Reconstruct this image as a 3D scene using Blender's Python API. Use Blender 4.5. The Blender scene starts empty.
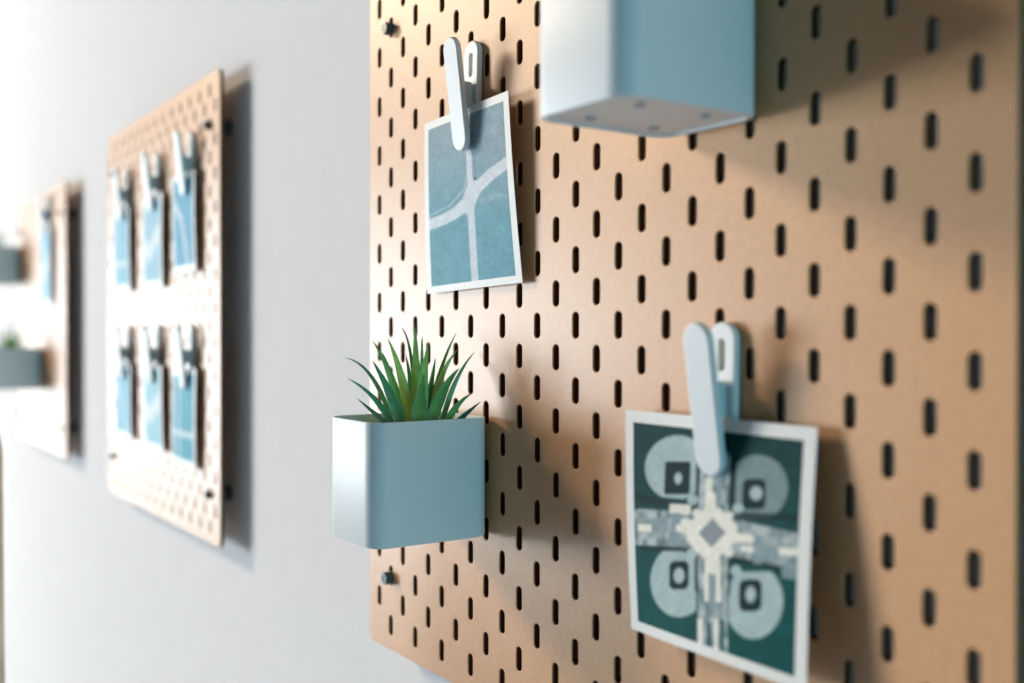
import bpy, bmesh, math, random
from mathutils import Vector, Matrix
random.seed(7)
SC = bpy.context.scene
COL = SC.collection
mm = 0.001
ZB = 1.35                      # height of the lowest slot row of the near board above the floor
WALLW = -24.0                  # wall surface, mm behind the board fronts

# ------------------------------------------------------------------ camera
F = 1026.1275
TX, TY, TZ = 754.0788, -234.9646, -387.0487
R = ((0.5668352, -0.00133153, 0.82383013),
     (0.00720409, 0.99996847, -0.00334055),
     (-0.82379971, 0.00782849, 0.56682692))     # rows are u, down, into the wall; columns are camera right, down, forward
RM = Matrix(R)

def P(u, v, w):
    """board coordinates in mm (right, up, out of the wall) to world metres"""
    return Vector((u * mm, -w * mm, ZB + v * mm))

def ray(x, y):
    d = RM.transposed() @ Vector(((x - 512) / F, (y - 341.5) / F, 1.0))
    return d

def at_w(x, y, w):
    """point of the view through (x, y) that lies w mm out of the board plane: (u, v)"""
    d = ray(x, y)
    t = (-w - TZ) / d[2]
    return TX + t * d[0], -(TY + t * d[1])

def at_z(x, y, z):
    d = ray(x, y) * z
    return TX + d[0], -(TY + d[1]), -(TZ + d[2])

# ------------------------------------------------------------------ materials
def srgb(r, g, b):
    def f(c):
        c /= 255.0
        return c / 12.92 if c <= 0.04045 else ((c + 0.055) / 1.055) ** 2.4
    return (f(r), f(g), f(b), 1.0)

def mat(name, col, rough=0.5, spec=0.5, noise=0.0, scale=60.0, bump=0.0, bscale=400.0, attr=None, coat=0.0, detail=4.0, rnoise=0.0, trans=0.0):
    m = bpy.data.materials.new(name)
    m.use_nodes = True
    nt = m.node_tree
    b = nt.nodes['Principled BSDF']
    b.inputs['Roughness'].default_value = rough
    b.inputs['Specular IOR Level'].default_value = spec
    b.inputs['Coat Weight'].default_value = coat
    b.inputs['Coat Roughness'].default_value = 0.15
    tc = nt.nodes.new('ShaderNodeTexCoord')
    if attr:
        a = nt.nodes.new('ShaderNodeAttribute')
        a.attribute_name = attr
        src = a.outputs['Color']
    else:
        c = nt.nodes.new('ShaderNodeRGB')
        c.outputs[0].default_value = col
        src = c.outputs[0]
    if noise:
        n = nt.nodes.new('ShaderNodeTexNoise')
        n.inputs['Scale'].default_value = scale
        n.inputs['Detail'].default_value = detail
        nt.links.new(tc.outputs['Object'], n.inputs['Vector'])
        r = nt.nodes.new('ShaderNodeMapRange')
        r.inputs['From Min'].default_value = 0.3
        r.inputs['From Max'].default_value = 0.7
        r.inputs['To Min'].default_value = 1 - noise
        r.inputs['To Max'].default_value = 1 + noise
        nt.links.new(n.outputs['Fac'], r.inputs['Value'])
        mx = nt.nodes.new('ShaderNodeVectorMath')
        mx.operation = 'SCALE'
        nt.links.new(src, mx.inputs[0])
        nt.links.new(r.outputs[0], mx.inputs['Scale'])
        src = mx.outputs[0]
        if rnoise:
            r2 = nt.nodes.new('ShaderNodeMapRange')
            r2.inputs['From Min'].default_value = 0.3
            r2.inputs['From Max'].default_value = 0.7
            r2.inputs['To Min'].default_value = rough - rnoise
            r2.inputs['To Max'].default_value = rough + rnoise
            nt.links.new(n.outputs['Fac'], r2.inputs['Value'])
            nt.links.new(r2.outputs[0], b.inputs['Roughness'])
    nt.links.new(src, b.inputs['Base Color'])
    if bump:
        n2 = nt.nodes.new('ShaderNodeTexNoise')
        n2.inputs['Scale'].default_value = bscale
        n2.inputs['Detail'].default_value = 5
        nt.links.new(tc.outputs['Object'], n2.inputs['Vector'])
        bp = nt.nodes.new('ShaderNodeBump')
        bp.inputs['Strength'].default_value = bump
        bp.inputs['Distance'].default_value = 0.001
        nt.links.new(n2.outputs['Fac'], bp.inputs['Height'])
        nt.links.new(bp.outputs['Normal'], b.inputs['Normal'])
    if trans:
        b.inputs['Subsurface Weight'].default_value = trans
        b.inputs['Subsurface Radius'].default_value = (0.002, 0.004, 0.001)
    return m

M = {
    'board': mat('fibreboard', srgb(208, 159, 115), 0.43, 0.43, noise=0.05, scale=220, bump=0.03, bscale=900, rnoise=0.015),
    'core': mat('fibreboard_core', srgb(86, 54, 34), 0.85, 0.2),
    'wall': mat('wall_paint', srgb(224, 224, 226), 1.0, 0.05, noise=0.012, scale=30, bump=0.12, bscale=260),
    'floor': mat('floor_boards', srgb(168, 182, 200), 0.4, 0.4, noise=0.12, scale=6),
    'white': mat('white_lacquered_steel', srgb(216, 222, 224), 0.42, 0.22),
    'clip': mat('white_plastic', srgb(222, 227, 229), 0.45, 0.3),
    'foot': mat('grey_rubber', srgb(168, 176, 184), 0.7, 0.3),
    'hinge': mat('pale_teal_plastic', srgb(192, 212, 216), 0.35, 0.5),
    'paper': mat('photo_paper', srgb(228, 229, 226), 0.5, 0.25),
    'print': mat('photo_print_ink', None, 0.6, 0.08, noise=0.10, scale=420, attr='ink'),
    'screw': mat('dark_teal_screw_head', srgb(38, 66, 72), 0.35, 0.5),
    'spacer': mat('black_plastic_spacer', srgb(24, 28, 30), 0.5, 0.4),
    'leaf': mat('succulent_leaf', None, 0.38, 0.5, noise=0.12, scale=160, attr='tone', trans=0.25),
    'soil': mat('potting_soil', srgb(62, 48, 38), 0.95, 0.1, noise=0.4, scale=500, bump=0.8, bscale=300),
    'post': mat('brown_stained_wood', srgb(205, 180, 158), 0.5, 0.4, noise=0.2, scale=25),
}

# ------------------------------------------------------------------ helpers
def link(o, parent=None):
    COL.objects.link(o)
    if parent is not None:
        o.parent = parent
    return o

def tag(o, label=None, cat=None, group=None, kind=None):
    if label: o['label'] = label
    if cat: o['category'] = cat
    if group: o['group'] = group
    if kind: o['kind'] = kind
    return o

def mesh_obj(name, bm, m, parent=None, smooth=True, angle=35):
    me = bpy.data.meshes.new(name)
    bmesh.ops.recalc_face_normals(bm, faces=bm.faces)
    bm.to_mesh(me)
    bm.free()
    if smooth:
        for p in me.polygons: p.use_smooth = True
        try: me.set_sharp_from_angle(angle=math.radians(angle))
        except Exception: pass
    for x in (m if isinstance(m, (list, tuple)) else [m]): me.materials.append(x)
    return link(bpy.data.objects.new(name, me), parent)

def empty(name, loc, parent=None):
    o = bpy.data.objects.new(name, None)
    o.empty_display_size = 0.03
    o.location = loc
    return link(o, parent)

def curve_mesh(name, loops, depth, bevel, res=2):
    """filled outline (mm loops in x, y) extruded +-depth/2 with rounded edges; returns mesh data in metres"""
    cu = bpy.data.curves.new(name, 'CURVE')
    cu.dimensions = '2D'
    cu.fill_mode = 'BOTH'
    cu.extrude = (depth / 2 - bevel) * mm
    cu.bevel_depth = bevel * mm
    cu.bevel_resolution = res
    cu.offset = -bevel * mm
    for lp in loops:
        s = cu.splines.new('POLY')
        s.points.add(len(lp) - 1)
        for p, (x, y) in zip(s.points, lp): p.co = (x * mm, y * mm, 0, 1)
        s.use_cyclic_u = True
    o = bpy.data.objects.new(name, cu)
    COL.objects.link(o)
    dg = bpy.context.evaluated_depsgraph_get()
    me = bpy.data.meshes.new_from_object(o.evaluated_get(dg))
    COL.objects.unlink(o)
    bpy.data.objects.remove(o)
    bpy.data.curves.remove(cu)
    me.name = name
    for p in me.polygons: p.use_smooth = True
    me.set_sharp_from_angle(angle=math.radians(40))
    return me

def rrect(x0, x1, y0, y1, r, n=6):
    out = []
    for cx, cy, a0 in ((x1 - r, y1 - r, 0), (x0 + r, y1 - r, 90), (x0 + r, y0 + r, 180), (x1 - r, y0 + r, 270)):
        for k in range(n + 1):
            a = math.radians(a0 + 90 * k / n)
            out.append((cx + r * math.cos(a), cy + r * math.sin(a)))
    return out

def slot(cx, cy, w, h, n=7):
    r = w / 2
    out = []
    for sy, a0 in ((1, 0), (-1, 180)):
        for k in range(n + 1):
            a = math.radians(a0 + 180 * k / n)
            out.append((cx + r * math.cos(a), cy + sy * (h / 2 - r) + r * math.sin(a)))
    return out

def set_mat(me, m):
    me.materials.clear()
    me.materials.append(m)

# ------------------------------------------------------------------ setting
def box_bm(x0, x1, y0, y1, z0, z1):
    bm = bmesh.new()
    bmesh.ops.create_cube(bm, size=1)
    for v in bm.verts:
        v.co = Vector((x0 + (v.co.x + .5) * (x1 - x0), y0 + (v.co.y + .5) * (y1 - y0), z0 + (v.co.z + .5) * (z1 - z0)))
    return bm

YW = -WALLW * mm
tag(mesh_obj('wall_back', box_bm(-11.0, 9.6, YW, YW + 0.12, 0, 2.9), M['wall'], smooth=False), kind='structure')
tag(mesh_obj('floor', box_bm(-11.0, 9.6, -9.0, YW, -0.1, 0.0), M['floor'], smooth=False), kind='structure')

# ------------------------------------------------------------------ pegboards
loops = [rrect(-17.5, 537.5, -20, 540, 9)]
for c in range(27):
    for r_ in range(27):
        if (c + r_) % 2 == 1:
            loops.append(slot(c * 20, r_ * 20, 6.0, 16.0))
BOARD = curve_mesh('pegboard', loops, 5.0, 0.7, 2)
set_mat(BOARD, M['board'])
BOARD.materials.append(M['core'])
# local frame of the board: x right, z up, front face at y = 0
BOARD.transform(Matrix.Rotation(math.radians(90), 4, 'X'))
BOARD.transform(Matrix.Translation((0, 2.5 * mm, 0)))
for p in BOARD.polygons:
    if abs(p.normal.y) > .999: p.use_smooth = False
    if abs(p.normal.y) < .2: p.material_index = 1

def lathe(prof, axis_y, n=24):
    """profile [(radius, y)] mm turned about the local y axis"""
    bm = bmesh.new()
    rings = []
    for r, y in prof:
        if r < 1e-6:
            rings.append([bm.verts.new((0, y * mm, 0))])
        else:
            rings.append([bm.verts.new((r * mm * math.cos(2 * math.pi * k / n), y * mm, r * mm * math.sin(2 * math.pi * k / n))) for k in range(n)])
    for a, b in zip(rings, rings[1:]):
        for k in range(n):
            q = [a[k % len(a)], a[(k + 1) % len(a)], b[(k + 1) % len(b)], b[k % len(b)]]
            q = [v for i, v in enumerate(q) if v not in q[:i]]
            if len(q) > 2:
                bm.faces.new(q)
    return bm

SCREW = SPACER = None
def board(u0, v0, s, label, sx=1.0):
    global SCREW, SPACER
    o = link(bpy.data.objects.new('pegboard', BOARD))
    o.location = P(u0, v0, 0)
    o.scale = (s * sx, s, s)
    tag(o, label, 'pegboard', 'perforated boards in a row along the wall')
    for cx, cz in ((20, 480), (20, 40), (500, 480), (500, 40)):
        if SCREW is None:
            sc = mesh_obj('screw', lathe([(0, -6.4), (1.6, -6.4), (1.8, -5.6), (2.6, -5.6), (2.9, -6.6), (4.3, -6.6), (5.0, -5.8), (5.0, -0.6), (5.6, 0.0), (2.6, 0.0), (2.6, 16.5), (0, 16.5)], True), M['screw'], o)
            SCREW = sc.data
        else:
            sc = link(bpy.data.objects.new('screw', SCREW), o)
        sc.location = (cx * mm, 0, (cz - 1.5) * mm)
        g = (-WALLW) / s - 5.0
        if SPACER is None:
            SPACER = mesh_obj('spacer', lathe([(0, 0), (9, 0), (9, g - .3), (0, g - .3)], True), M['spacer'], o)
            sp = SPACER
        else:
            sp = link(bpy.data.objects.new('spacer', SPACER.data), o)
            sp.scale.y = (g - .3) / ((-WALLW) - 5.3)
        sp.location = (cx * mm, 5.1 * mm, (cz - 1.5) * mm)
        sc['label'] = 'dark teal round screw head'
    return o

board(0, 0, 1.0, 'large sharp tan pegboard at the right with the white planter and two big prints')
S2 = 0.975
board(-393 - 537.5 * S2 * .965, 263 - 260 * S2, S2, 'middle pegboard, out of focus, with two rows of clipped prints', .965)
S3 = 0.90
board(-1229 - 540 * S3, 258 - 260 * S3, S3, 'farthest and smallest looking pegboard with two containers, at the left')

# ------------------------------------------------------------------ containers
def container_mesh():
    W, D, H, r, t = 71.0, 90.0, 81.0, 13.0, 1.3
    bm = bmesh.new()
    def ring(off, z, rr=None):
        rad = max(1.0, (rr if rr else r) - off)
        return [bm.verts.new((x * mm, y * mm, z * mm)) for x, y in rrect(-W / 2 + off, W / 2 - off, -D + off, -off, rad, 10)]
    prof = [(4.0, 0.0), (1.5, 0.0), (0.4, 0.4), (0.0, 1.5), (0.0, H - .8), (0.25, H - .2), (t * .5, H), (t - .25, H - .2), (t, H - .8), (t, 4.0), (t + 1.5, 2.6)]
    rings = [ring(o, z) for o, z in prof]
    n = len(rings[0])
    for a, b in zip(rings, rings[1:]):
        for k in range(n):
            bm.faces.new((a[k], a[(k + 1) % n], b[(k + 1) % n], b[k]))
    bm.faces.new(rings[-1])
    # recessed underside with a raised rim
    r2 = ring(4.6, 1.4)
    for k in range(n):
        bm.faces.new((r2[k], r2[(k + 1) % n], rings[0][(k + 1) % n], rings[0][k]))
    bm.faces.new(list(reversed(r2)))
    return bm

CONT = HOOK = NUB = None
def container(u, v, label, group='white containers hooked on the boards'):
    """u = middle, v = underside height"""
    global CONT, HOOK, NUB
    root = bpy.data.objects.new('wall_container', CONT) if CONT else None
    if root is None:
        root = mesh_obj('wall_container', container_mesh(), M['white'], None, angle=40)
        CONT = root.data
    else:
        link(root)
    root.location = P(u, v, 2.2)
    tag(root, label, 'container', group)
    for sx in (-1, 1):
        if HOOK is None:
            hb = box_bm(-2.2 * mm, 2.2 * mm, -.6 * mm, 7.0 * mm, -1.5 * mm, 1.5 * mm)
            h2 = box_bm(-2.2 * mm, 2.2 * mm, 5.8 * mm, 7.2 * mm, -6 * mm, 1.5 * mm)
            me = bpy.data.meshes.new('t'); h2.to_mesh(me); h2.free(); hb.from_mesh(me)
            h = mesh_obj('hook', hb, M['white'], root, smooth=False)
            HOOK = h.data
        else:
            h = link(bpy.data.objects.new('hook', HOOK), root)
        h.location = (sx * 20 * mm, 0.4 * mm, 74 * mm)
    for px, py in ((-18, -24), (18, -24), (-18, -66), (18, -66)):
        if NUB is None:
            nb = lathe([(0, 0), (2.6, 0), (3.0, .5), (3.0, 1.6), (0, 1.6)], True, 16)
            bmesh.ops.rotate(nb, verts=nb.verts, cent=(0, 0, 0), matrix=Matrix.Rotation(math.radians(90), 3, 'X'))
            f = mesh_obj('foot', nb, M['foot'], root)
            NUB = f.data
        else:
            f = link(bpy.data.objects.new('foot', NUB), root)
        f.location = (px * mm, py * mm, 0.2 * mm)
    return root

container(135.5, 97.0, 'white rounded container holding the spiky green plant, on the right board below the tilted print')
container(376.5, 340.0, 'white container cut off by the top edge of the photo, seen from below')

# ------------------------------------------------------------------ plants
def leaf_into(bm, lay, pts, width, tone, twist, view, n=14):
    """tapered keeled blade along a quadratic curve through three points (world)"""
    a, b, c = pts
    ctrl = 2 * b - 0.5 * a - 0.5 * c
    rows = []
    for i in range(n + 1):
        t = i / n
        p = (1 - t) ** 2 * a + 2 * t * (1 - t) * ctrl + t * t * c
        tan = (2 * (1 - t) * (ctrl - a) + 2 * t * (c - ctrl)).normalized()
        side = tan.cross(view).normalized()
        side = Matrix.Rotation(twist, 3, tan) @ side
        nor = side.cross(tan).normalized()
        wd = width * (0.80 + 0.2 * math.sin(math.pi * min(1, t * 1.6))) * (1 - t ** 1.9) ** 0.85 + 0.00015
        th = width * 0.16 * (1 - t) + 0.0002
        row = []
        for sx, sn in ((-.5, .55), (-.25, .15), (0, -.15), (.25, .15), (.5, .55), (.25, -.75), (0, -1.1), (-.25, -.75)):
            row.append(bm.verts.new(p + side * wd * sx + nor * th * (-sn)))
        rows.append((row, t))
    m_ = len(rows[0][0])
    for (r0, t0), (r1, t1) in zip(rows, rows[1:]):
        for k in range(m_):
            f = bm.faces.new((r0[k], r0[(k + 1) % m_], r1[(k + 1) % m_], r1[k]))
            for lp in f.loops:
                v = lp.vert
                edge = 1.0 if (v in (r0[0], r0[4], r1[0], r1[4])) else 0.0
                tt = t0 if v in r0 else t1
                cc = [tone[i] * (1 - .55 * edge) + (0.26, 0.42, 0.33)[i] * .55 * edge for i in range(3)]
                k2 = max(0.0, tt - .9) * 6
                cc = [cc[i] * (1 - k2) + (0.22, 0.14, 0.10)[i] * k2 for i in range(3)]
                lp[lay] = (*cc, 1.0)
    bm.faces.new(rows[-1][0])
    bm.faces.new(list(reversed(rows[0][0])))

def soil_bm(W, D, r, z):
    bm = bmesh.new()
    top = [bm.verts.new((x * mm, y * mm, z * mm)) for x, y in rrect(-W / 2, W / 2, -D, 0, r, 6)]
    bot = [bm.verts.new((x * mm, y * mm, (z - 20) * mm)) for x, y in rrect(-W / 2, W / 2, -D, 0, r, 6)]
    n = len(top)
    for k in range(n):
        bm.faces.new((top[k], top[(k + 1) % n], bot[(k + 1) % n], bot[k]))
    ctr = bm.verts.new((0, -D / 2 * mm, (z + 3) * mm))
    for k in range(n):
        bm.faces.new((top[k], top[(k + 1) % n], ctr))
    bm.faces.new(bot)
    return bm

# tip, middle, base (zoomed picture of the plant), width, greenness, depth shift of tip mm
LV = [
    ((92, 235), (255, 350), (385, 640), 34, 1, 6, .5), ((108, 362), (270, 480), (385, 650), 42, 1, -10, -.3), ((167, 485), (265, 570), (360, 650), 34, 0, -14, .2),
    ((262, 125), (365, 330), (450, 640), 52, 2, 14, .3), ((262, 250), (365, 440), (445, 650), 74, 1, -12, -.2), ((357, 112), (435, 330), (500, 640), 66, 4, 4, .25),
    ((437, 45), (495, 190), (530, 560), 30, 0, 22, .6), ((527, 36), (535, 300), (545, 640), 72, 3, 10, -.1), ((573, 100), (570, 260), (575, 620), 34, 1, 22, .4),
    ((610, 140), (578, 400), (560, 650), 84, 3, -14, .1), ((583, 335), (562, 500), (556, 660), 104, 2, -26, -.2), ((785, 80), (690, 310), (610, 640), 40, 2, 16, -.5),
    ((790, 185), (690, 360), (620, 640), 50, 3, 6, .3), ((802, 300), (705, 440), (620, 655), 80, 2, -8, -.25), ((898, 198), (780, 380), (690, 650), 40, 1, 12, .4),
    ((880, 455), (790, 530), (715, 650), 48, 2, -6, .3), ((935, 508), (860, 570), (770, 650), 34, 0, -12, -.3), ((470, 215), (500, 400), (520, 640), 50, 1, 18, .2),
    ((655, 235), (625, 420), (590, 640), 52, 1, 14, -.2), ((325, 200), (400, 400), (465, 640), 50, 1, 24, .1),
]
TONES = [srgb(66, 134, 108), srgb(92, 164, 110), srgb(120, 186, 108), srgb(160, 206, 104), srgb(188, 216, 106)]

def plant_foliage_bm():
    bm = bmesh.new()
    lay = bm.loops.layers.float_color.new('tone')
    zc = 702.0
    org = P(135.5, 157, 47)
    view = (org - P(TX, -TY, -TZ)).normalized()
    rnd = random.Random(3)
    for tip, mid, base, wd, tone, dz, tw in LV:
        def q(p, z):
            u, v, w = at_z(330 + p[0] / 6.206, 320 + p[1] / 6.206, z)
            return P(u, v, w) - org
        zb = zc + dz * .35
        pts = (q(base, zb), q(mid, zb + dz * .3), q(tip, zb + dz * 1.0))
        leaf_into(bm, lay, pts, wd / 6.206 / F * zc * mm * 1.02, TONES[tone], tw, view)
    return bm

def plant(u, v, w, label, fol_mesh=None, zrot=0):
    root = empty('potted_succulent', P(u, v, w))
    tag(root, label, 'plant', 'spiky plants in the containers')
    return root

pl = plant(135.5, 157, 47, 'spiky green succulent with pointed leaves growing from the white container on the right board')
fo = mesh_obj('foliage', plant_foliage_bm(), M['leaf'], pl, angle=60)
so = mesh_obj('soil', soil_bm(66, 84, 11, 0), M['soil'], pl)
so.location = (0, 42 * mm, 4 * mm)

# ------------------------------------------------------------------ prints
def lerp(a, b, t): return tuple(x + (y - x) * t for x, y in zip(a, b))
def sm(d, e=2.0):
    t = max(0.0, min(1.0, .5 - d / (2 * e)))
    return t * t * (3 - 2 * t)
def seg(px, py, ax, ay, bx, by):
    dx, dy = bx - ax, by - ay
    t = max(0, min(1, ((px - ax) * dx + (py - ay) * dy) / (dx * dx + dy * dy)))
    return math.hypot(px - ax - t * dx, py - ay - t * dy)
def poly_d(px, py, pts):
    return min(seg(px, py, *a, *b) for a, b in zip(pts, pts[1:]))
def vnoise(x, y, s):
    def h(i, j):
        n = math.sin(i * 127.1 + j * 311.7 + s * 74.7) * 43758.5453
        return n - math.floor(n)
    i, j = math.floor(x), math.floor(y)
    fx, fy = x - i, y - j
    fx, fy = fx * fx * (3 - 2 * fx), fy * fy * (3 - 2 * fy)
    return (h(i, j) * (1 - fx) + h(i + 1, j) * fx) * (1 - fy) + (h(i, j + 1) * (1 - fx) + h(i + 1, j + 1) * fx) * fy
def quad_pt(q, s, t):
    """unit square to a foreshortened quad TL, TR, BR, BL of the print's artwork"""
    (x0, y0), (x1, y1), (x2, y2), (x3, y3) = q
    dx1, dx2, sx = x1 - x2, x3 - x2, x0 - x1 + x2 - x3
    dy1, dy2, sy = y1 - y2, y3 - y2, y0 - y1 + y2 - y3
    den = dx1 * dy2 - dx2 * dy1
    g = (sx * dy2 - dx2 * sy) / den
    h = (dx1 * sy - sx * dy1) / den
    w_ = g * s + h * t + 1
    return (((x1 - x0 + g * x1) * s + (x3 - x0 + h * x3) * t + x0) / w_, ((y1 - y0 + g * y1) * s + (y3 - y0 + h * y3) * t + y0) / w_)

Q1 = ((160, 298), (328, 222), (357, 630), (158, 650))
def roads(s, t):
    x, y = quad_pt(Q1, s, t)
    col = lerp(srgb(142, 166, 178)[:3], srgb(108, 164, 180)[:3], max(0, min(1, (y - 320) / 160)))
    n = vnoise(x / 18, y / 18, 1) * .6 + vnoise(x / 6, y / 6, 2) * .4
    col = tuple(c * (.86 + .28 * n) for c in col)
    lt = srgb(222, 228, 236)[:3]
    d = poly_d(x, y, [(160, 478), (205, 455), (240, 415), (246, 380)])
    col = lerp(col, lt, .35 * sm(d - 2, 1.5))
    d = poly_d(x, y, [(150, 502), (190, 487), (222, 468), (250, 440), (272, 408), (300, 380), (345, 346)]) - 12
    for e in (poly_d(x, y, [(248, 250), (250, 340), (254, 430)]) - (6 if y > 330 else 4), poly_d(x, y, [(252, 430), (256, 520), (260, 660)]) - 8):
        kk = 16
        hh = max(kk - abs(d - e), 0) / kk
        d = min(d, e) - hh * hh * kk * .25
    col = lerp(col, tuple(c * (.92 + .16 * n) for c in lt), .85 * sm(d, 2.2))
    d = poly_d(x, y, [(262, 350), (266, 388)])
    col = lerp(col, srgb(120, 148, 160)[:3], .7 * sm(d - 3, 1.5))
    col = lerp(col, srgb(70, 95, 105)[:3], sm(math.hypot(x - 264, y - 391) - 3, 1.5))
    d = poly_d(x, y, [(280, 440), (310, 425), (336, 428)])
    col = lerp(col, srgb(170, 200, 205)[:3], .5 * sm(d - 7, 7) * n * 1.4)
    return col

Q2 = ((30, 50), (445, 95), (432, 680), (48, 540))
def rbox(x, y, x0, x1, y0, y1, r):
    cx, cy, hx, hy = (x0 + x1) / 2, (y0 + y1) / 2, (x1 - x0) / 2 - r, (y1 - y0) / 2 - r
    dx, dy = abs(x - cx) - hx, abs(y - cy) - hy
    return math.hypot(max(dx, 0), max(dy, 0)) + min(max(dx, dy), 0) - r
def plaza(s, t):
    x, y = quad_pt(Q2, s, t)
    n = vnoise(x / 22, y / 22, 5) * .5 + vnoise(x / 7, y / 7, 6) * .5
    bg = lerp(srgb(16, 62, 66)[:3], srgb(2, 78, 78)[:3], max(0, min(1, (y - 120) / 350)))
    col = tuple(c * (.75 + .5 * n) for c in bg)
    grey = srgb(172, 194, 197)[:3]
    dark = srgb(16, 46, 50)[:3]
    lite = srgb(242, 241, 230)[:3]
    midg = srgb(136, 158, 166)[:3]
    # four horseshoe roads
    for (cx, cy, rx, ry, clipf, box, blob) in (
        (138, 168, 76, 84, lambda: max(x - 186, y - 247 - (x - 130) * .10), (110, 172, 153, 238, 6), (143, 197, 9, 15)),
        (333, 222, 76, 86, lambda: max(284 - x, 0 if y < 300 else y - 300), (300, 356, 198, 277, 14), (333, 236, 15, 18)),
        (152, 448, 72, 86, lambda: max(x - 192, 374 - y), (126, 174, 402, 470, 14), (150, 437, 13, 18)),
        (334, 504, 70, 86, lambda: max(272 - x, 432 - y), (297, 352, 450, 526, 16), (325, 486, 12, 19))):
        e = (math.hypot((x - cx) / rx, (y - cy) / ry) - 1) * min(rx, ry)
        d = max(e, clipf())
        col = lerp(col, tuple(c * (.9 + .2 * n) for c in grey), sm(d, 2.5))
        bx = rbox(x, y, *box)
        col = lerp(col, dark, sm(bx, 2.0) if d < 6 else 0)
        b = (math.hypot((x - blob[0]) / blob[2], (y - blob[1]) / blob[3]) - 1) * blob[2]
        col = lerp(col, srgb(176, 198, 200)[:3], sm(b, 2.5))
    # dark borders beside the cross
    d = poly_d(x, y, [(48, 244), (120, 262), (176, 288), (198, 262), (194, 120)])
    col = lerp(col, dark, .9 * sm(d - 9, 3))
    d = poly_d(x, y, [(272, 150), (270, 262), (300, 292), (440, 300)])
    col = lerp(col, dark, .9 * sm(d - 8, 3))
    d = poly_d(x, y, [(60, 368), (160, 372), (196, 392), (196, 470)])
    col = lerp(col, dark, .9 * sm(d - 8, 3))
    d = poly_d(x, y, [(268, 480), (268, 420), (300, 402), (360, 415), (440, 440)])
    col = lerp(col, dark, .9 * sm(d - 8, 3))
    # arms of the cross
    def speck(a, b):
        q = vnoise(x / a, y / b, 9)
        return q
    arm = -1
    for pts, hw in (([(48, 318), (180, 326)], 44), ([(270, 345), (440, 385)], 44), ([(232, 150), (230, 290)], 36), ([(232, 380), (234, 620)], 36)):
        d = poly_d(x, y, pts) - hw
        k = sm(d, 3)
        q = speck(11, 17)
        c2 = lerp(srgb(90, 116, 122)[:3], srgb(196, 208, 210)[:3], q)
        col = lerp(col, c2, k)
    for (x0, x1, y0, y1, cc) in ((124, 176, 268, 292, lite), (124, 190, 352, 372, midg), (48, 82, 322, 340, lite), (130, 152, 290, 360, midg), (82, 122, 306, 340, midg), (152, 178, 304, 336, lite), (210, 226, 196, 292, lite), (238, 250, 196, 292, midg),
                             (276, 320, 336, 352, lite), (300, 340, 358, 374, lite), (352, 392, 350, 392, midg), (392, 442, 352, 372, lite), (400, 442, 392, 428, midg), (330, 352, 330, 400, midg),
                             (212, 222, 400, 500, lite), (240, 252, 396, 500, lite), (224, 238, 420, 520, midg), (196, 208, 540, 640, lite), (218, 230, 550, 640, srgb(40, 90, 92)[:3]), (236, 246, 540, 640, lite), (250, 262, 540, 640, srgb(40, 90, 92)[:3])):
        yy = y - (x - 230) * (.12 if x > 230 else .06)
        col = lerp(col, cc, .9 * sm(rbox(x, yy, x0, x1, y0, y1, 3), 2))
    # central place
    d = (abs(x - 228) + abs(y - 335)) * .707 - 56
    d = max(d, max(abs(x - 228), abs(y - 335)) - 62)
    for ax, ay, bx, by, hw in ((228, 335, 190, 285, 10), (228, 335, 270, 292, 10), (228, 335, 186, 380, 10), (228, 335, 272, 385, 10), (228, 335, 222, 245, 13), (228, 335, 232, 425, 12), (228, 335, 150, 322, 10), (228, 335, 320, 352, 11)):
        d = min(d, seg(x, y, ax, ay, bx, by) - hw)
    col = lerp(col, tuple(c * (.9 + .15 * n) for c in lite), sm(d, 3))
    d = (abs(x - 229) * 1.1 + abs(y - 335)) * .707 - 26
    col = lerp(col, srgb(142, 152, 160)[:3], sm(d, 2))
    for cx, cy in ((180, 252), (290, 274), (180, 386), (288, 428)):
        col = lerp(col, grey, sm(math.hypot(x - cx, y - cy) - 13, 2))
    if y > 588 and abs(x - 232) < 40:
        col = lerp(col, tuple(c * (.8 + .4 * n) for c in bg), 0)
    return col

def pale(seed, base=(150, 196, 212), hi=(222, 232, 236), style=0):  # washed-out flare over the blurred prints is put into these pale colours
    b = srgb(*base)[:3]
    h = srgb(*hi)[:3]
    def f(s, t):
        n = vnoise(s * 7, t * 9, seed) * .6 + vnoise(s * 19, t * 23, seed + 1) * .4
        col = tuple(c * (.86 + .28 * n) for c in b)
        if style == 0:
            d = poly_d(s, t, [(0, .25), (.4, .45), (.6, .75), (.7, 1)]) - .05
        elif style == 1:
            d = abs(t - .52 - .1 * math.sin(s * 5)) - .12
        else:
            d = min(abs(s - .3), abs(t - .7)) - .03
        return lerp(col, h, .8 * sm(d, .03))
    return f

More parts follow.
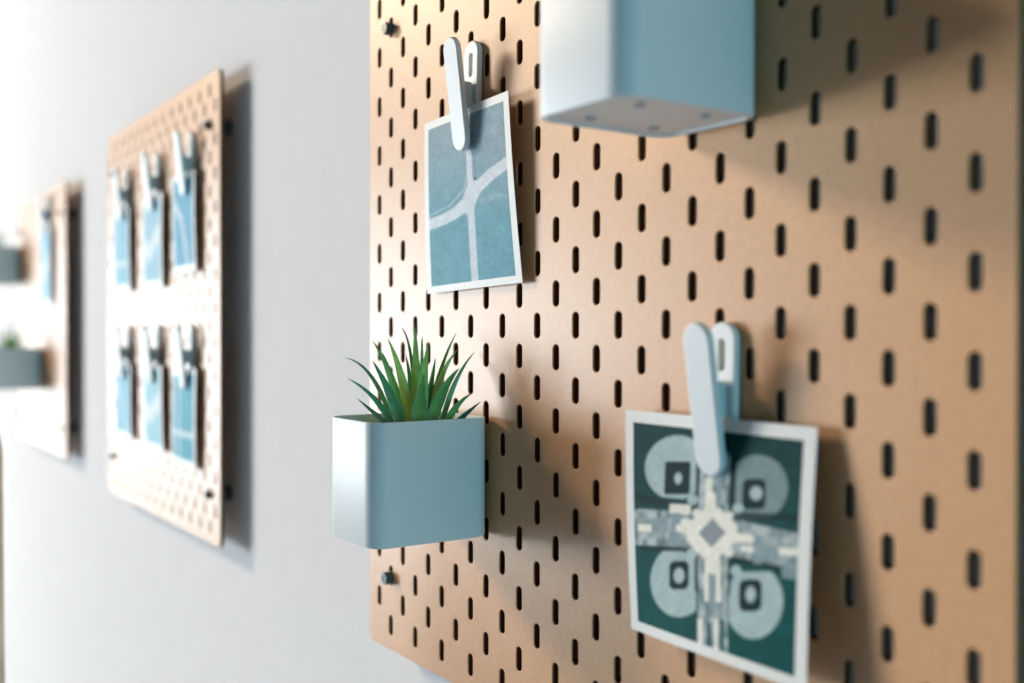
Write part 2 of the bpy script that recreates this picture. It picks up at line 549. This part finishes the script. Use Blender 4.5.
def card(corners, name_label, painter, n=60, bulge=1.5, border=(.075, .06, .06, .075), group=None, thick=.35, extra=None):
    """corners TL, TR, BR, BL as (u, v, w) mm; the sheet and, on it, the picture"""
    cs = [P(*c) for c in corners]
    org = (cs[0] + cs[1]) / 2
    nrm = (cs[1] - cs[0]).cross(cs[3] - cs[0]).normalized()
    if nrm.y > 0: nrm = -nrm
    def pt(s, t, off=0):
        p = cs[0] * (1 - s) * (1 - t) + cs[1] * s * (1 - t) + cs[2] * s * t + cs[3] * (1 - s) * t
        bend = bulge * mm * (math.sin(math.pi * t) + .6 * math.sin(math.pi * s) * t)
        return p + nrm * (bend + off * mm) - org
    def grid(bm, s0, s1, t0, t1, off, m_):
        return [[bm.verts.new(pt(s0 + (s1 - s0) * i / m_, t0 + (t1 - t0) * j / m_, off)) for i in range(m_ + 1)] for j in range(m_ + 1)]
    k = 16
    bm = bmesh.new()
    a = grid(bm, 0, 1, 0, 1, 0, k)
    b = grid(bm, 0, 1, 0, 1, -thick, k)
    for j in range(k):
        for i in range(k):
            bm.faces.new((a[j][i], a[j + 1][i], a[j + 1][i + 1], a[j][i + 1]))
            bm.faces.new((b[j][i], b[j][i + 1], b[j + 1][i + 1], b[j + 1][i]))
    for i in range(k):
        bm.faces.new((a[0][i], a[0][i + 1], b[0][i + 1], b[0][i]))
        bm.faces.new((a[k][i], b[k][i], b[k][i + 1], a[k][i + 1]))
        bm.faces.new((a[i][0], b[i][0], b[i + 1][0], a[i + 1][0]))
        bm.faces.new((a[i][k], a[i + 1][k], b[i + 1][k], b[i][k]))
    root = mesh_obj('photo_print', bm, M['paper'])
    root.location = org
    tag(root, name_label, 'photo', group)
    bl, bt, br, bb = border
    bm = bmesh.new()
    lay = bm.verts.layers.float_color.new('ink')
    g = grid(bm, bl, 1 - br, bt, 1 - bb, .06, n)
    for j in range(n + 1):
        for i in range(n + 1):
            g[j][i][lay] = (*painter(i / n, j / n), 1.0)
    for j in range(n):
        for i in range(n):
            bm.faces.new((g[j][i], g[j + 1][i], g[j + 1][i + 1], g[j][i + 1]))
    mesh_obj('picture', bm, M['print'], root, angle=180)
    return root

def cw(x, y, w):
    u, v = at_w(x, y, w)
    return (u, v, w)

card([cw(424.5, 124, 5.5), cw(508, 90.5, 9.5), cw(522.5, 282.5, 5), cw(427.5, 294, 4)], 'larger pale blue print of crossing roads, on the right board above the plant', roads, n=150, bulge=1.0, border=(.055, .045, .055, .04))
card([cw(625.5, 409.5, 9), cw(817.5, 427.5, 6), cw(806, 693, 17), cw(631.5, 628.5, 13)], 'dark teal print of a cross shaped plaza with four round loops at the lower right', plaza, n=190, bulge=1.2, border=(.05, .055, .055, .045))

# ------------------------------------------------------------------ clips
ARM = curve_mesh('front_arm', [slot(0, 0, 18.5, 78, 14)], 4.2, 1.3, 3)
REAR = curve_mesh('rear_arm', [slot(0, 0, 18.5, 74, 14), slot(0, 20, 3.4, 16, 6)], 4.2, 1.1, 3)
set_mat(ARM, M['clip'])
set_mat(REAR, M['clip'])
HINGE = None
def arm_obj(name, me, a, b, root, org):
    """plate whose long axis runs from a (bottom) to b (top)"""
    ax = (b - a).normalized()
    xx = Vector((1, 0, 0))
    xx = (xx - ax * xx.dot(ax)).normalized()
    zz = xx.cross(ax)
    o = link(bpy.data.objects.new(name, me), root)
    m3 = Matrix((xx, ax, zz)).transposed().to_4x4()
    o.matrix_local = Matrix.Translation((a + b) / 2 - org) @ m3
    return o

def clip(u, vtip, wtop, wbot, label, lean=0.0, group='white clips holding the prints'):
    """u middle, vtip = lower end of the front arm"""
    global HINGE
    org = P(u, vtip + 20, 5)
    root = empty('clip', org)
    tag(root, label, 'clip', group)
    arm_obj('front_arm', ARM, P(u - lean, vtip, wbot), P(u + lean, vtip + 78, wtop), root, org)
    arm_obj('rear_arm', REAR, P(u, vtip + 4, 4.0), P(u, vtip + 78, 2.6), root, org)
    if HINGE is None:
        bm = box_bm(-5 * mm, 5 * mm, -4.6 * mm, 3.6 * mm, -9 * mm, 9 * mm)
        bmesh.ops.bevel(bm, geom=bm.edges[:], offset=1.2 * mm, segments=2, affect='EDGES')
        h = mesh_obj('hinge', bm, M['hinge'], root)
        HINGE = h.data
    else:
        h = link(bpy.data.objects.new('hinge', HINGE), root)
    h.location = P(u, vtip + 39, 9.2) - org
    return root

clip(147.5, 361, 21.0, 11.5, 'white clip holding the print of crossing roads')
clip(386, 163, 22.5, 11.0, 'white clip holding the dark teal plaza print')

# ------------------------------------------------------------------ middle board: two rows of three
rows2 = [  # tip of the front arm, where, style, colour, middle of the print from the clip, top, drop, width, tilt
    ((184, 196), 'top row right', 0, (96, 166, 196), -18, 30, 92, 96, 3), ((151, 212), 'top row middle', 1, (150, 196, 216), -10, 22, 100, 100, -2), ((121, 222), 'top row left', 2, (130, 186, 210), -18, 20, 100, 100, 2),
    ((184, 389), 'bottom row right', 2, (70, 158, 182), -14, 24, 96, 100, -4), ((151, 384), 'bottom row middle', 1, (150, 200, 216), -10, 26, 88, 96, 3), ((122, 380), 'bottom row left', 0, (120, 184, 208), -14, 24, 84, 96, 1),
]
for k, ((px, py), where, st, base, du, up, h, wl, tilt) in enumerate(rows2):
    u, v = at_w(px, py, 11)
    clip(u, v, 20, 11, 'white clip on the middle board, holding the print at the ' + where, group='clips on the middle board')
    cu, cv = u + du, v
    c = [(cu - wl / 2, cv + tilt / 2 + up, 6), (cu + wl / 2, cv - tilt / 2 + up, 8), (cu + wl / 2 + tilt, cv - h, 7), (cu - wl / 2 + tilt, cv - h, 5)]
    card(c, 'pale blue print clipped on the middle board, ' + where, pale(k * 3 + 11, base, style=st), n=36, bulge=1.0, group='prints on the middle board')

# ------------------------------------------------------------------ far board: two containers, plants, one print
def far_container(px, py, label, plabel):
    u, v = at_w(px, py, 2.2)
    container(u - 35.5, v, label)
    root = empty('potted_succulent', P(u - 35.5, v + 60, 47))
    tag(root, plabel, 'plant', 'spiky plants in the containers')
    f = link(bpy.data.objects.new('foliage', fo.data), root)
    f.scale = (.8, .8, .85)
    f.location = (0, -8 * mm, 0)
    s = link(bpy.data.objects.new('soil', so.data), root)
    s.location = so.location
far_container(42, 389, 'lower blurred container on the farthest board', 'small blurred green plant in the lower container of the farthest board')
far_container(20, 284, 'upper blurred container on the farthest board', 'green leaf tips above the upper container of the farthest board, at the photo edge')
u, v = at_w(45, 228, 8)
card([(u - 50, v, 8), (u + 50, v, 8), (u + 50, v - 150, 6), (u - 50, v - 150, 6)], 'pale blue blurred print on the farthest board', pale(41, (140, 190, 216), style=1), n=30)
clip(u, v - 14, 20, 11, 'white clip holding the blurred print on the farthest board')

# ------------------------------------------------------------------ post at the far left
u, v = at_w(-15, 430, 260)
bm = bmesh.new()
hgt = ZB + v * mm
rings = []
for z, r, sx in ((0.0, 26, 40), (0.5, 22, 22), (hgt - .02, 18, 0), (hgt, 14, 0)):
    rings.append([bm.verts.new((r * mm * math.cos(a * math.pi / 8) + sx * mm, r * mm * math.sin(a * math.pi / 8), z)) for a in range(16)])
for a, b in zip(rings, rings[1:]):
    for k in range(16): bm.faces.new((a[k], a[(k + 1) % 16], b[(k + 1) % 16], b[k]))
bm.faces.new(rings[0]); bm.faces.new(rings[-1])
po = mesh_obj('wooden_post', bm, M['post'])
po.location = (u * mm - .03, -.26, 0)
tag(po, 'blurred brown wooden post standing at the left edge of the photo', 'post')

# ------------------------------------------------------------------ light
def area(name, loc, target, sx, sy, energy, col):
    l = bpy.data.lights.new(name, 'AREA')
    l.shape = 'RECTANGLE'
    l.size, l.size_y = sx, sy
    l.energy = energy
    l.color = col
    o = bpy.data.objects.new(name, l)
    o.location = loc
    o.rotation_euler = (Vector(target) - Vector(loc)).to_track_quat('-Z', 'Y').to_euler()
    COL.objects.link(o)
    return o
T0 = P(200, 150, 0)
area('window_daylight', (-10.0, -3.0, 1.35), (0, -3.0, 1.35), 2.2, 2.6, 135, (0.83, 0.935, 1.0))
area('wide_window_daylight', (-10.0, -6.2, 1.35), (0, -6.2, 1.35), 3.6, 2.6, 1260, (0.83, 0.935, 1.0))
area('warm_upper_left_light', (-6.85, -3.65, 4.9), T0, 1.3, 1.3, 480, (1.0, 0.83, 0.64))  # warm source of unknown kind, high on the left, set far for even spread
area('teal_side_fill', (9.0, -0.62, 1.4), (0, -0.3, 1.4), 0.9, 2.4, 210, (0.22, 0.78, 0.98))  # added fill that tints right-facing sides teal; no window known here

w = bpy.data.worlds.new('room_light')
SC.world = w
w.use_nodes = True
nt = w.node_tree
bg = nt.nodes['Background']
tc = nt.nodes.new('ShaderNodeTexCoord')
sp = nt.nodes.new('ShaderNodeSeparateXYZ')
nt.links.new(tc.outputs['Generated'], sp.inputs[0])
rp = nt.nodes.new('ShaderNodeValToRGB')
mr = nt.nodes.new('ShaderNodeMapRange')
mr.inputs['From Min'].default_value = -1
mr.inputs['From Max'].default_value = 1
nt.links.new(sp.outputs['X'], mr.inputs['Value'])
nt.links.new(mr.outputs[0], rp.inputs['Fac'])
e = rp.color_ramp.elements
e[0].position = 0.0; e[0].color = (0.9, 0.92, 0.95, 1)
e[1].position = 1.0; e[1].color = (0.10, 0.20, 0.24, 1)
m1 = rp.color_ramp.elements.new(0.45); m1.color = (0.56, 0.42, 0.32, 1)
nt.links.new(rp.outputs['Color'], bg.inputs['Color'])
bg.inputs['Strength'].default_value = 0.085

# ------------------------------------------------------------------ camera object
cam = bpy.data.cameras.new('camera')
co = bpy.data.objects.new('camera', cam)
COL.objects.link(co)
right = Vector((R[0][0], -0.0, 0)); 
def row(i):      # camera axis i in world: (u, down, into) -> (X, Y, Z)
    a = RM[i]
    return Vector((a[0], a[2], -a[1]))
rx, dn, fw = row(0), row(1), row(2)
co.matrix_world = Matrix.Translation(P(TX, -TY, -TZ)) @ Matrix((rx, -dn, -fw)).transposed().to_4x4()
cam.sensor_width = 36
cam.lens = F / 1024 * 36
cam.clip_start = 0.02
cam.dof.use_dof = True
cam.dof.focus_distance = 0.68
cam.dof.aperture_fstop = 3.4
SC.camera = co

vs = SC.view_settings
SC.display_settings.display_device = 'sRGB'
vs.view_transform = 'Standard'
vs.look = 'None'
vs.exposure = 0.04
vs.gamma = 1.0
vs.use_curve_mapping = False
SC.cycles.use_denoising = True
